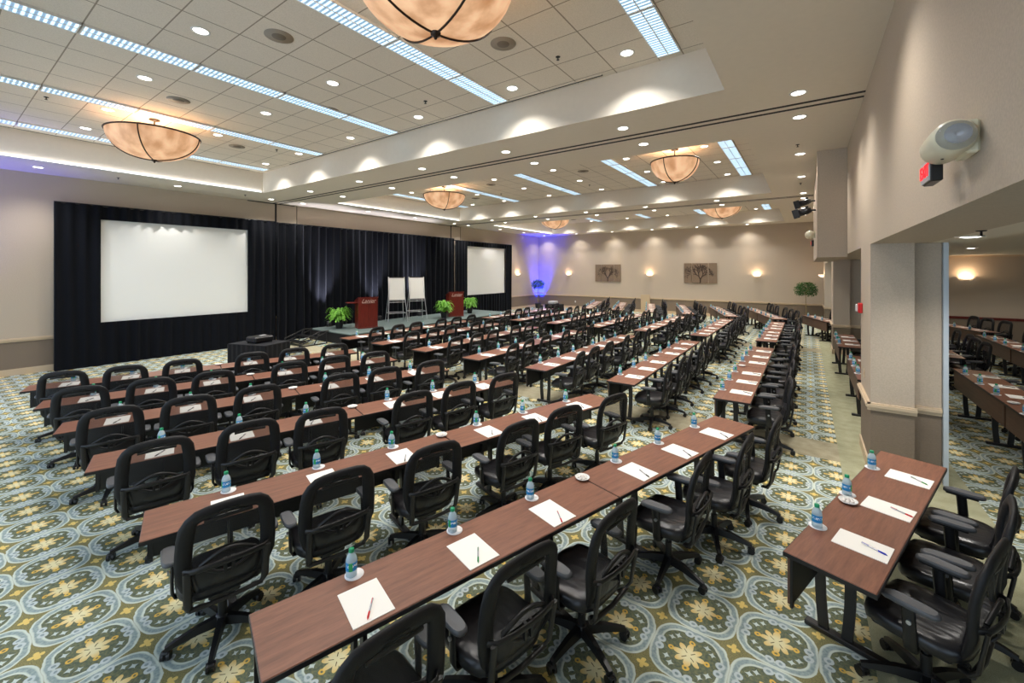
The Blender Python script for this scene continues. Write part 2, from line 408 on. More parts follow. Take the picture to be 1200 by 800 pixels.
for b in range(3):
    for j, y in enumerate((2.07, 3.88, 5.71)):
        for i, x in enumerate((-2.06, -4.02, -6.29, -8.55, -10.8, -12.6)):
            can(x, y+9.02*b, ZT, 'round downlight in tiles, %s from right, %s row from near side, %s bay' % (ORD(i), ORD(j), BAY[b]),
                'downlights among the tiles of the %s bay' % BAY[b], CAN_W if j < 2 else CAN_W*.65, 126, (1, .96, .91) if j < 2 else (.93, .97, 1))
rows = [(6.88, 'just before first partition track'), (7.97, 'just beyond first partition track'), (15.86, 'just before second partition track'), (16.95, 'just beyond second partition track')]
for y, nm in rows:
    for i in range(7): can(-.1-2.45*i, y, ZC, 'downlight in plaster beam %s, %s from right' % (nm, ORD(i)), 'downlights %s' % nm, CAN_S)
for i in range(6): can(-2.55-2.45*i, 24.85, ZC, 'wall washing downlight along back wall, %s from right' % ORD(i), 'wall washers along the back wall', CAN_S*2.3, 58, (1, .80, .62))
for i, y in enumerate((10.5, 13.05, 19.6, 22.1)): can(-.12, y, ZC, 'downlight in soffit beside right wall, %s from camera' % ORD(i), 'downlights beside the right wall', CAN_S)
can(-.1, 4.3, ZC, 'downlight in soffit beside right wall, nearest the exit sign', 'downlights beside the right wall', CAN_S)
for i, y in enumerate((1.62, 4.27, 10.6, 13.1, 19.6, 22.1)): can(-14.65, y, ZC, 'downlight in soffit beside stage wall, %s from left' % ORD(i), 'downlights beside the stage wall', CAN_S)
can(1.29, 5.87, HZ, 'downlight in low ceiling beyond near pier', 'downlights in the side alcove', 8)
for i, (x, y) in enumerate(((3.2, 9), (3.2, 14.5), (3.2, 19.5), (5.6, 9), (5.6, 14.5), (5.6, 19.5))):
    can(x, y, 3.06, 'downlight in side alcove ceiling, %s' % ('near left', 'middle left', 'far left', 'near right', 'middle right', 'far right')[i], 'downlights in the side alcove', 12)
# speakers, sprinklers, air slots
def make_speaker():
    r = empty('ceiling_speaker'); MB().lathe([(.17, 0), (.17, -.008), (.001, -.01)], 28).build('grille', 'grille', r)
    MB().lathe([(.085, -.006), (.08, -.014), (.001, -.016)], 24).build('cone', 'grille2', r); return r
sp = make_speaker(); f = True
for b in range(3):
    for i, (x, y) in enumerate(((-5.6, 2.7), (-9.16, 2.68), (-3.33, 4.52), (-7.4, 4.5), (-11.4, 4.5))):
        o = sp if f else copy_tree(sp); f = False; o.location = (x, y+9.02*b, ZT)
        tag(o, 'round ceiling speaker %s, %s ceiling bay' % (('near side right', 'near side left', 'far side right', 'far side middle', 'far side left')[i], BAY[b]), 'speaker', 'ceiling speakers')
def make_sprinkler():
    return MB().lathe([(.035, 0), (.03, -.008), (.008, -.01), (.008, -.04), (.022, -.042), (.022, -.046), (.001, -.047)], 12).build('sprinkler_head', 'blackmetal')
s0 = make_sprinkler(); f = True
for i, (x, y, z) in enumerate(((-2.9, 5.25, ZT), (-5.6, 5.25, ZT), (-10.9, 5.2, ZT), (-5.6, 1.5, ZT), (-10.9, 1.3, ZT), (-2.6, 12.9, ZT), (-6.3, 13.7, ZT), (-9.9, 13.3, ZT), (-.15, 9.7, ZC), (-.15, 14, ZC), (-14.6, 3.0, ZC), (-14.6, 6, ZC), (1.17, 5.04, HZ))):
    o = s0 if f else s0.copy()
    if not f: col.objects.link(o)
    f = False; o.location = (x, y, z); tag(o, 'small dark sprinkler head in ceiling, %s' % ('nearest bay far right', 'nearest bay far middle', 'nearest bay far left', 'nearest bay near middle', 'nearest bay near left', 'middle bay right', 'middle bay centre', 'middle bay left', 'soffit before middle bay', 'soffit by middle bay', 'above stage wall left', 'above stage wall by track', 'over side alcove opening')[i], 'sprinkler', 'sprinkler heads')
for b in range(3):
    for nm, a in (('left', (TX0+.02, .6, TX0+.08, 5.8)), ('right', (TX1-.14, .6, TX1-.08, 6.0)), ('far', (-12.1, 6.1, -2.6, 6.14))):
        x0, y0, x1, y1 = a
        e = empty('air_vent', (x0, y0+9.05*b, ZT-.012)); tag(e, 'long black slot air vent along %s side of %s ceiling bay' % (nm, BAY[b]), 'vent', 'slot vents around the ceiling bays')
        MB().box(0, 0, 0, x1-x0, y1-y0, .012).build('slot', 'slot', e)
        m = MB()
        if nm != 'far': m.box(-.012, 0, -.003, 0, y1-y0, .01).box(x1-x0, 0, -.003, x1-x0+.012, y1-y0, .01)
        else: m.box(0, -.012, -.003, x1-x0, 0, .01).box(0, y1-y0, -.003, x1-x0, y1-y0+.012, .01)
        m.build('vent_frame', 'plaster', e)
# cove light along the stage side of each bay
for b in range(3):
    y0, y1 = TR[b]; e = empty('cove_light', (TX0, (y0+y1)/2, ZC)); h = (y1-y0)/2-.05
    tag(e, 'thin white cove light strip along stage side of the %s ceiling bay' % BAY[b], 'ceiling light', 'cove light strips')
    MB().box(.0, -h, .0, .05, h, .022).build('light_channel', 'white', e)
    MB().box(.008, -h+.01, .022, .044, h-.01, .026).build('light_lens', 'cove', e)
# alabaster bowls
def make_bowl(rad):
    r = empty('bowl_chandelier'); h = .50
    prof = [(rad*math.cos(a), -h*math.sin(a)) for a in [i*PI/2/14 for i in range(14)]]+[(.01, -h)]
    MB().lathe(prof, 48, cap=False).build('glass_bowl', 'bowl', r)
    MB().tube([(rad*1.01*math.cos(a), rad*1.01*math.sin(a), .0) for a in [2*PI*i/48 for i in range(48)]], .016, 8, True, up=(0, 0, 1)).build('rim', 'bronze', r)
    for k in range(4):
        a = PI/2*k+PI/4
        pts = [((rad*1.012)*math.cos(t_)*math.cos(a), (rad*1.012)*math.cos(t_)*math.sin(a), -(h*1.02)*math.sin(t_)) for t_ in [i*PI/2/14 for i in range(14)]]+[(0, 0, -h*1.02)]
        MB().tube(pts, .011, 6).build('rib', 'bronze', r)
    MB().lathe([(.05, .0), (.045, -.025), (.02, -.035), (.012, -.06), (.001, -.065)], 14, (0, 0, -h)).build('finial', 'bronze', r)
    MB().cyl((0, 0, -h+.02), (0, 0, .31), .012).build('stem', 'bronze', r)
    MB().lathe([(.001, .31), (.09, .31), (.09, .29), (.03, .27), (.001, .27)], 20).build('canopy', 'bronze', r)
    return r
B1 = make_bowl(.74); B2 = make_bowl(.57); f = True
for x, y, big, nm in ((-2.85, 2.80, 1, 'nearest camera, cut by top of picture'), (-10.75, 2.75, 1, 'in nearest bay over the left rows'), (-10.75, 11.0, 1, 'in middle bay near stage'),
                      (-2.72, 10.95, 0, 'in middle bay near right wall'), (-11.0, 19.6, 1, 'in farthest bay near blue corner'), (-2.95, 19.6, 1, 'in farthest bay toward right')):
    if big: o = B1 if f else copy_tree(B1); f = False
    else: o = B2
    o.location = (x, y, 5.25); o.rotation_euler = (0, 0, R(33 if x > -5 else 12)); tag(o, 'amber alabaster bowl chandelier %s' % nm, 'chandelier', 'alabaster bowl chandeliers')
    lamp('bowl_lamp', 'POINT', (0, 0, .02), BOWL_W, (1, .72, .45), o, shadow_soft_size=.12)
# sconces
def make_sconce():      # back against y+, opening up
    r = empty('wall_sconce')
    prof = [(.20*math.cos(a), -.13*math.sin(a)) for a in [i*PI/2/8 for i in range(8)]]+[(.005, -.13)]
    MB().lathe(prof, 16, (0, 0, 0), PI, 2*PI, cap=False).build('glass_shade', 'sconce', r)
    MB().box(-.05, -.02, -.15, .05, 0, .03).build('back_plate', 'rail', r); return r
s0 = make_sconce(); f = True
for x, y, z, rz, nm, pw in ((-13.2, YB-.02, 2.33, 0, 'on back wall right of the blue lit corner', 3.5), (-7.75, YB-.02, 2.33, 0, 'on back wall between the two tree artworks', 3.5), (-2.16, YB-.02, 2.33, 0, 'on back wall right of both tree artworks', 3.5),
                          (XL+.02, 22.75, 2.33, PI/2, 'on stage wall beside the far screen drape', 3.5), (XR-.02, 24.2, 2.33, -PI/2, 'on right wall beyond the far pillar', 3), (4.62, 21.48, 2.33, 0, 'on wall of the side alcove at right', 6)):
    o = s0 if f else copy_tree(s0); f = False; o.location = (x, y, z); o.rotation_euler = (0, 0, rz)
    tag(o, 'glowing half bowl sconce %s' % nm, 'wall light', 'half bowl wall sconces')
    lamp('sconce_lamp', 'POINT', (0, -.1, .05), pw, (1, .75, .5), o, shadow_soft_size=.05)

# ---------------------------------------------------------------- stage wall: drapes, screens, stage
def drape(name, x, y0, y1, z1, amp, per, label, hole=None, seed=1):
    rnd = random.Random(seed); n = int((y1-y0)/.035); root = empty(name, (x, (y0+y1)/2, 0)); tag(root, label, 'curtain')
    cy = (y0+y1)/2
    ph = 0; pts = []
    for i in range(n+1):
        y = y0+(y1-y0)*i/n; ph += 2*PI*((y1-y0)/n)/per*(.6+.8*rnd.random()); pts.append((y, ph, .5+.5*math.sin(y*1.9+seed)))
    def sheet(nm, ya, yb, za, zb, parts=10):
        P = [p for p in pts if ya-.02 <= p[0] <= yb+.02]; nz = parts
        v = []; f = []
        for k in range(nz+1):
            z = za+(zb-za)*k/nz
            for (y, p, a) in P:
                q = math.sin(p+.25*math.sin(z*1.3+y*2)); d = amp*(q*.7+.3*math.sin(p*.37+z*.5))*(.7+.5*a)
                v.append((.06+d, y-cy, z))
        c = len(P)
        for k in range(nz):
            for j in range(c-1): f.append((k*c+j, k*c+j+1, (k+1)*c+j+1, (k+1)*c+j))
        MB().add(v, f, True).build(nm, 'velvet', root)
    if hole:
        a, b, lo, hi = hole
        sheet('side_curtain', y0, a, .01, z1); sheet('side_curtain', b, y1, .01, z1)
        sheet('skirt', a-.02, b+.02, .01, lo, 5); sheet('valance', a-.02, b+.02, hi, z1, 2)
    else: sheet('curtain_panel', y0, y1, .01, z1, 14)
    MB().cyl((.02, y0-cy, z1+.0), (.02, y1-cy, z1+.0), .025, 8).build('top_rail', 'black', root)
    for k in range(4): 
        yy = y0+(y1-y0)*(k+.02)/3.04-cy; MB().cyl((-.13, yy, 0), (-.13, yy, z1+.03), .02, 8).build('upright', 'black', root)
    return root
def screen(x, y0, y1, z0, z1, label):
    cy = (y0+y1)/2; r = empty('projection_screen', (x, cy, z0)); tag(r, label, 'screen'); h = z1-z0; w2 = (y1-y0)/2
    MB().box(0, -w2, 0, .02, w2, h).build('screen_surface', 'screen', r)
    m = MB(); m.box(-.03, -w2-.05, -.05, .025, w2+.05, 0).box(-.03, -w2-.05, h, .025, w2+.05, h+.05).box(-.03, -w2-.05, 0, .025, -w2, h).box(-.03, w2, 0, .025, w2+.05, h)
    m.build('screen_frame', 'black', r)
    for s in (-1, 1): MB().cyl((-.05, s*(w2-.3), -z0), (-.05, s*(w2-.3), .2), .02, 8).build('screen_leg', 'blackmetal', r)
drape('screen_drape', -15.38, 1.96, 7.28, 4.24, .055, .25, 'black drape surround framing the large near screen', (2.81, 6.41, 1.14, 3.88), 1)
drape('stage_drape', -15.42, 7.30, 16.455, 4.22, .085, .30, 'tall pleated black backdrop curtain behind the stage', None, 5)
drape('screen_drape', -15.40, 16.46, 21.72, 4.14, .055, .25, 'black drape surround framing the small looking far screen', (17.47, 21.07, 1.15, 3.88), 3)
screen(-15.44, 2.81, 6.41, 1.14, 3.88, 'large white projection screen at left, nearest the camera')
screen(-15.44, 17.47, 21.07, 1.15, 3.88, 'white projection screen at the far end of the stage wall')
SH = .4
st = empty('stage_platform', (-13.7, 12.6, 0)); tag(st, 'low stage platform with grey green carpet top in front of black curtain', 'stage')
MB().box(-1.25, -4.3, SH-.04, 1.3, 4.9, SH, .008).build('deck', 'stage', st)
m = MB()
m.box(-1.23, -4.28, .02, 1.28, 4.88, SH-.04); m.build('skirting', 'cloth', st)
# steps
sp = empty('stage_steps', (-14.1, 7.8, 0)); tag(sp, 'black metal steps at the left end of the stage', 'steps')
for k, (y, z) in enumerate(((-.42, .14), (-.08, .28))): MB().box(-.5, y-.13, z-.03, .5, y+.13, z).build('tread', 'black', sp)
for s in (-1, 1):
    m = MB(); x = s*.52
    for a, b in (((x, -.62, .05), (x, .42, .42)), ((x, -.6, 0), (x, -.6, .15)), ((x, .35, 0), (x, .35, .42)), ((x, -.6, .02), (x, .35, .02)), ((x, -.55, .2), (x, .1, .44)), ((x, -.1, .02), (x, .1, .44)), ((x, .1, .44), (x, .42, .44)), ((x, -.55, .02), (x, -.55, .2))):
        m.cyl(a, b, .018, 6)
    m.build('side_frame', 'blackmetal', sp)
# lecterns
def text_mesh(name, s, size, mt, parent, loc, rot, shear=0, ext=.002):
    cu = bpy.data.curves.new(name, 'FONT'); cu.body = s; cu.size = size; cu.extrude = ext; cu.shear = shear; cu.align_x = 'CENTER'; cu.align_y = 'CENTER'
    cu.materials.append(M[mt]); q = bpy.data.objects.new(name, cu); me = bpy.data.meshes.new_from_object(q); bpy.data.objects.remove(q); o = bpy.data.objects.new(name, me); col.objects.link(o); o.parent = parent; o.location = loc; o.rotation_euler = rot; return o
def lectern(loc, rz, label, shelf=True):
    r = empty('lectern', loc, rz); tag(r, label, 'lectern', 'mahogany lecterns on the stage')    # front faces -y
    m = MB(); w, d = .35, .24
    m.box(-w, -d, .04, w, -d+.03, 1.12, .004); m.build('front_panel', 'mahog', r)
    for s in (-1, 1):
        xa = s*w-(.03 if s > 0 else 0)
        MB().add([(xa, -d+.03, .04), (xa+.03, -d+.03, .04), (xa+.03, d, .04), (xa, d, .04), (xa, -d+.03, 1.12), (xa+.03, -d+.03, 1.12), (xa+.03, d, .97), (xa, d, .97)],
                 [(0,3,2,1),(4,5,6,7),(0,1,5,4),(1,2,6,5),(2,3,7,6),(3,0,4,7)]).build('side_panel', 'mahog', r)
    MB().add([(-w-.02, -d-.02, 1.125), (w+.02, -d-.02, 1.125), (w+.02, d+.03, .965), (-w-.02, d+.03, .965), (-w-.02, -d-.02, 1.15), (w+.02, -d-.02, 1.15), (w+.02, d+.03, .99), (-w-.02, d+.03, .99)],
             [(0,3,2,1),(4,5,6,7),(0,1,5,4),(1,2,6,5),(2,3,7,6),(3,0,4,7)]).build('reading_top', 'mahog', r)
    MB().box(-w, -d+.03, .5, w, d-.02, .53).build('inner_shelf', 'mahog', r)
    MB().box(-w-.015, -d-.015, 0, w+.015, d+.01, .05, .005).build('plinth', 'mahog', r)
    if shelf: MB().box(-w-.34, -d+.05, .93, -w, d, .955, .004).build('side_shelf', 'mahog', r)
    n = MB().box(-w+.04, -d-.012, .9, w-.04, -d-.004, 1.10, .002).build('name_plate', 'mahog', r); n['label'] = 'plate with silver script lettering'
    text_mesh('lettering', 'Lanier', .2, 'gold', n, (0, -d-.014, 1.0), (PI/2, 0, 0), .45)
    MB().box(-.22, -d-.015, .925, .24, -d-.012, .932).build('underline', 'gold', n)
lectern((-13.45, 9.65, SH), R(70), 'mahogany lectern with side shelf left of the flip charts')
lectern((-13.45, 14.45, SH), R(62), 'mahogany lectern between two ferns at far stage end', False)
# easels
def easel(loc, rz, label):
    r = empty('flip_chart_easel', loc, rz); tag(r, label, 'easel', 'flip chart easels on the stage')     # faces -y
    for s in (-1, 1):
        MB().cyl((s*.40, -.28, 0), (s*.26, .03, 1.85), .016, 8).build('front_leg', 'alu', r)
        MB().cyl((s*.38, .42, 0), (s*.24, .07, 1.75), .016, 8).build('rear_leg', 'alu', r)
    for z, y in ((.35, -.215), (.80, -.14)): MB().cyl((-.37+z*.07, y, z), (.37-z*.07, y, z), .013, 8).build('cross_bar', 'alu', r)
    MB().cyl((-.35, .36, .35), (.35, .36, .35), .013, 8).build('cross_bar', 'alu', r)
    for s in (-1, 1): MB().cyl((s*.36, -.22, .35), (s*.35, .36, .35), .011, 6).build('side_bar', 'alu', r)
    MB().box(-.36, -.16, .86, .36, -.09, .88).build('tray', 'alu', r)
    q = Matrix.Translation((0, -.115, .9)) @ Matrix.Rotation(R(-9), 4, 'X')
    m = MB().at(q); m.box(-.34, 0, 0, .34, .012, .96); m.build('backboard', 'white', r)
    m = MB().at(q); m.box(-.335, -.022, .0, .335, -.001, .93); m.build('paper_pad', 'paper', r)
    m = MB().at(q); m.box(-.3, -.035, .92, .3, .01, .965); m.build('clamp', 'black', r)
easel((-14.05, 11.55, SH+.006), R(62), 'silver flip chart easel nearer the left lectern')
easel((-14.0, 12.6, SH+.006), R(62), 'silver flip chart easel farther from the left lectern')
# plants
def fern(loc, rad, seed, label):
    rnd = random.Random(seed); r = empty('potted_fern', loc); tag(r, label, 'plant', 'bright green potted ferns on the stage')
    MB().lathe([(.11, 0), (.15, .22), (.16, .26), (.14, .26), (.12, .22)], 20).build('pot', 'pot', r)
    m = MB()
    for i in range(95):
        a = rnd.random()*2*PI; L = rad*(.75+.5*rnd.random()); up = .15+.45*rnd.random(); P = []
        for k in range(9):
            t_ = k/8; rr = .03+L*t_; P.append(Vector((rr*math.cos(a), rr*math.sin(a), .26+up*math.sin(t_*PI*.72)*1.0-.12*t_*t_)))
        sd = Vector((-math.sin(a), math.cos(a), 0))
        for k in range(8):
            wd = .055*math.sin(PI*(k+.9)/9.2)+.008
            for s in (-1, 1):
                for q in (0, .5):
                    b0 = P[k].lerp(P[k+1], q); b1 = P[k].lerp(P[k+1], q+.42); tip = b0.lerp(b1, .8)+sd*s*wd+Vector((0, 0, -.25*wd))
                    m.add([b0, b1, tip], [(0, 1, 2)])
    m.build('fronds', 'fern', r)
fern((-14.1, 8.95, SH), .38, 1, 'bushy fern left of the near lectern by the stage steps')
fern((-13.3, 13.58, SH), .38, 2, 'bushy fern left of the far lectern')
fern((-13.75, 15.85, SH), .36, 3, 'bushy fern right of the far lectern')
def ficus(loc, H, rad, seed, label, lean=0):
    rnd = random.Random(seed); r = empty('potted_ficus', loc); tag(r, label, 'plant')
    MB().lathe([(.15, 0), (.2, .28), (.215, .34), (.19, .34), (.17, .3), (.001, .3)], 24).build('pot', 'pot', r)
    MB().lathe([(.175, .3), (.001, .31)], 16, cap=False).build('soil', 'soil', r)
    zc = H-rad*.8; pts = [(0, 0, .3), (.015, .01, .7), (-.01, 0, 1.0), (0, .01, zc)]
    MB().tube(pts, [.02, .017, .015, .012], 8).build('trunk', 'bark', r)
    m = MB()
    for i in range(16):
        a = rnd.random()*2*PI; e = rnd.random()*1.2-.2; m.tube([(0, 0, zc-.25+.2*rnd.random()), (rad*.7*math.cos(a)*math.cos(e), rad*.7*math.sin(a)*math.cos(e), zc+rad*.6*math.sin(e))], [.006, .003], 4)
    m.build('branches', 'bark', r)
    m = MB()
    for i in range(1500):
        a = rnd.random()*2*PI; e = math.asin(rnd.random()*1.75-.75); q = rad*(.45+.6*rnd.random()**.6)
        c = Vector((q*math.cos(a)*math.cos(e), q*math.sin(a)*math.cos(e), zc+q*.85*math.sin(e)))
        d = Vector((rnd.uniform(-1, 1), rnd.uniform(-1, 1), rnd.uniform(-1.2, .3))).normalized()*.075; s_ = d.cross(Vector((rnd.uniform(-1, 1), rnd.uniform(-1, 1), 1))).normalized()*.02
        m.add([c, c+d*.5+s_, c+d, c+d*.5-s_], [(0, 1, 2, 3)])
    m.build('foliage', 'leaf', r)
ficus((-14.85, 24.1, 0), 1.92, .42, 4, 'small ficus tree in black pot in the blue lit back corner')
ficus((-.05, 24.3, 0), 1.98, .45, 5, 'round ficus tree in the right back corner near the pillars')
# artworks
def art(x0, x1, z0, z1, label, seed):
    rnd = random.Random(seed); w_ = x1-x0; h = z1-z0; r = empty('tree_artwork', ((x0+x1)/2, YB-.03, z0)); tag(r, label, 'artwork', 'three panel tree artworks')
    cuts = ((-.5, -.265), (-.25, .235), (.25, .5)); segs = []
    def grow(x, z, a, L, k):
        if k == 0 or L < .02: return
        x2, z2 = x+math.sin(a)*L, z+math.cos(a)*L; segs.append((x, z, x2, z2, .003+.0028*k))
        for q in range(2 if k > 2 else 3): grow(x2, z2, a+rnd.uniform(.12, .6)*(1 if q % 2 else -1), L*rnd.uniform(.78, .98), k-1)
    grow(0, .02, 0, h*.17, 8)
    for a, b in cuts:
        p = MB().box(a*w_, -.02, 0, b*w_, 0, h).build('panel', 'tree_bg', r)
        m = MB()
        for x, z, x2, z2, q in segs:
            if a*w_+.01 < min(x, x2) and max(x, x2) < b*w_-.01 and .0 < z2 < h-.01: m.cyl((x, -.022, z), (x2, -.022, z2), q, 5)
        if m.v: m.build('branches', 'tree_fg', p)
art(-11.25, -9.55, 1.82, 2.91, 'brown three panel bare tree artwork nearer the blue corner', 2)
art(-5.78, -4.06, 1.82, 2.94, 'brown three panel bare tree artwork right of middle sconce', 5)
o = empty('beige_board', (-7.98, YB-.12, 0)); tag(o, 'plain beige board standing against wainscot under the middle sconce', 'board')
MB().box(-.27, -.02, 0, .27, .02, 1.07, .004).build('panel', 'board', o)
for s in (-1, 1): MB().box(s*.2-.02, -.12, 0, s*.2+.02, .08, .03).build('foot', 'board', o)
for i, x in enumerate((-13.3+.6, -9.6, -3.4)):
    e = empty('wall_outlet', (x, YB-.012, .45)); tag(e, 'white outlet plate on back wall wainscot, %s from left' % ORD(i), 'outlet', 'outlet plates on the back wall')
    MB().box(-.04, -.006, -.06, .04, .006, .06, .003).build('plate', 'white', e); MB().box(-.017, -.009, -.03, .017, -.005, .03).build('socket', 'cream', e)
# projector tables
def clothtable(loc, rz, w_, d, h, label):
    r = empty('skirted_table', loc, rz); tag(r, label, 'table')
    MB().box(-w_, -d, h-.02, w_, d, h, .008).build('cloth_top', 'cloth', r)
    m = MB(); per = []
    n = 40
    for (x0, y0, x1, y1) in ((-w_, -d, w_, -d), (w_, -d, w_, d), (w_, d, -w_, d), (-w_, d, -w_, -d)):
        nx, ny = (y1-y0), -(x1-x0); l = math.hypot(nx, ny); nx /= l; ny /= l
        k = int(l/.02)
        for i in range(k): q = .006*math.sin(i*.9); per.append((x0+(x1-x0)*i/k+nx*q, y0+(y1-y0)*i/k+ny*q))
    m.loft([[(x*.995, y*.995, .02) for x, y in per], [(x, y, h-.01) for x, y in per]], False, True, True); m.build('skirt', 'cloth', r)
    return r
def projector(loc, rz, label, mt):
    r = empty('projector', loc, rz); tag(r, label, 'projector')    # lens toward -y
    MB().box(-.24, -.19, .02, .24, .19, .16, .03).build('body', mt, r)
    MB().cyl((.08, -.18, .09), (.08, -.24, .09), .055, 20).build('lens_barrel', 'black', r)
    MB().cyl((.08, -.235, .09), (.08, -.245, .09), .045, 20).build('lens', 'lens', r)
    for s in (-1, 1):
        for q in (-1, 1): MB().cyl((s*.2, q*.15, 0), (s*.2, q*.15, .03), .015, 8).build('foot', 'black', r)
    MB().box(-.15, -.05, .158, .0, .03, .165).build('button_panel', 'grey', r)
    return r
clothtable((-11.02, 4.85, 0), R(20), .56, .38, .76, 'black skirted table in front of the near screen')
projector((-11.0, 4.85, .76), R(-80), 'black projector on the skirted table facing the near screen', 'black')
clothtable((-10.9, 19.35, 0), R(5), .38, .38, .76, 'small black skirted table before the far screen')
projector((-10.95, 19.3, .76), R(-88), 'pale projector on the small skirted table facing far screen', 'grey')

# ---------------------------------------------------------------- right wall fittings
e = empty('emergency_light', (XR, 2.86, 3.135)); tag(e, 'cream emergency light with clear domes on right wall above exit sign', 'emergency light'); e.scale = (.92, .9, .9)
m = MB(); P = []
for (y, q) in ((-.16, .075), (-.14, .086), (-.05, .088), (.05, .088), (.14, .086), (.16, .075)): P.append([(-.095+q*math.cos(a), y, q*math.sin(a)) for a in [2*PI*i/28 for i in range(28)]])
m.loft(P, True, True, True); m.box(-.05, -.11, -.085, 0, .11, .085, .01); m.build('housing', 'cream', e)
for s in (-1, 1):
    P = [[(-.095+.074*math.cos(t_)*math.cos(a), s*(.16+.05*math.sin(t_)), .074*math.cos(t_)*math.sin(a)) for a in [2*PI*i/24 for i in range(24)]] for t_ in [j*PI/2/7 for j in range(7)]]
    MB().loft(P, False, True, True).build('lens_dome', 'dome', e)
    MB().at(Matrix.Translation((-.095, s*.162, 0)) @ Matrix.Rotation(-s*PI/2, 4, 'X')).lathe([(.05, .035), (.03, .012), (.001, .0)], 16, cap=False).build('reflector', 'penw', e)
MB().lathe([(.006, 0), (.006, .004), (.001, .005)], 10, (-.12, -.03, -.092)).build('test_button', 'black', e)
def exit_sign(loc, rz, label, sc_=1):
    r = empty('exit_sign', loc, rz); tag(r, label, 'exit sign')     # face toward -y, local
    MB().box(-.14*sc_, -.018, -.09*sc_, .14*sc_, .03, .09*sc_, .006).build('housing', 'black', r)
    f_ = MB().box(-.13*sc_, -.024, -.08*sc_, .13*sc_, -.018, .08*sc_).build('face_panel', 'grey', r)
    text_mesh('lettering', 'EXIT', .14*sc_, 'redlit', f_, (0, -.026, 0), (PI/2, 0, 0), 0, .002)
exit_sign((XR-.10, 3.12, 3.045), -PI/2, 'red lettered exit sign under the near emergency light', .68)
e = empty('emergency_light', (.16, 12.4, 3.38)); tag(e, 'small cream emergency light on the boxed out wall section', 'emergency light')
m = MB(); P = []
for (y, q) in ((-.19, .03), (-.16, .085), (-.05, .1), (.05, .1), (.16, .085), (.19, .03)): P.append([(-.11+q*math.cos(a), y, q*math.sin(a)) for a in [2*PI*i/20 for i in range(20)]])
m.loft(P); m.box(-.05, -.1, -.08, 0, .1, .08); m.build('housing', 'cream', e); MB().lathe([(.05, .0), (.02, .02), (.001, .022)], 16, (-.11, 0, .098)).build('lens_dome', 'dome', e)
exit_sign((.16-.06, 12.5, 3.18), -PI/2, 'small black exit sign under the far emergency light', .8)
def spotlight(loc, label):
    r = empty('stage_spotlight', loc); tag(r, label, 'spotlight', 'black spotlights on the boxed out wall')
    m = MB(); m.cyl((0, 0, 0), (-.14, 0, 0), .02, 8); m.box(-.2, -.012, -.08, -.14, .012, .1); m.build('bracket', 'black', r)
    m = MB().at(Matrix.Translation((-.2, 0, -.02)) @ Matrix.Rotation(R(-105), 4, 'Y')); m.lathe([(.001, -.12), (.05, -.12), (.075, -.04), (.08, .12), (.07, .12), (.06, .0)], 18, cap=False); m.build('lamp_housing', 'black', r)
    m = MB().at(Matrix.Translation((-.2, 0, -.02)) @ Matrix.Rotation(R(-105), 4, 'Y')); m.box(-.09, -.09, .12, .09, -.085, .24).box(-.09, .085, .12, .09, .09, .24).box(.085, -.09, .12, .09, .09, .24); m.build('barn_door', 'black', r)
spotlight((.16, 12.8, 4.25), 'upper black spotlight on side of the boxed out wall')
spotlight((.16, 11.6, 3.88), 'lower black spotlight on side of the boxed out wall')
e = empty('fire_alarm', (XR, 7.72, 1.99)); tag(e, 'red and white fire alarm on the near pier', 'fire alarm')
MB().box(-.05, -.06, -.07, 0, .06, .07, .008).build('red_housing', 'red', e); MB().box(-.075, -.01, -.05, -.05, .05, .05, .006).build('strobe', 'white', e)
e = empty('light_switch', (XR, 7.45, 1.12)); tag(e, 'cream switch plate on the near pier', 'switch')
MB().box(-.008, -.04, -.06, 0, .04, .06, .003).build('plate', 'rail', e); MB().box(-.014, -.01, -.02, -.007, .01, .02).build('toggle', 'rail', e)

# ---------------------------------------------------------------- uplights
def uplight(loc, label, color, power, tilt, rz, angle=60):
    r = empty('uplight', loc, rz); tag(r, label, 'light'); MB().lathe([(.08, 0), (.09, .02), (.09, .2), (.075, .2), (.07, .17), (.001, .16)], 20).build('housing', 'black', r)
    MB().box(-.1, -.1, 0, .1, .1, .02, .004).build('base', 'black', r)
    lamp('uplight_lamp', 'SPOT', (0, 0, .22), power, color, r, rot=(PI+tilt, 0, 0), spot_size=R(angle), spot_blend=.8, shadow_soft_size=.05)
uplight((-15.15, 8.6, SH-.4), 'black uplight behind near fern, left of the lectern', (.85, .85, 1), 130, R(10), PI/2, 50) if False else None
for y, nm in ((9.0, 'behind the near fern'), (11.3, 'behind the near easel'), (13.55, 'behind the far fern')):
    uplight((-14.86, y, SH), 'small black uplight at foot of curtain %s' % nm, (.86, .85, 1), 620, R(-11), PI/2, 50)
uplight((-15.2, -.7, 0), 'small uplight throwing blue light on stage wall near camera', (.05, .03, 1), 700, R(-8), PI/2, 90)
uplight((-15.28, 25.08, 0), 'small uplight throwing blue light into the back corner', (.0, .01, 1), 3200, R(-3), R(45), 64)

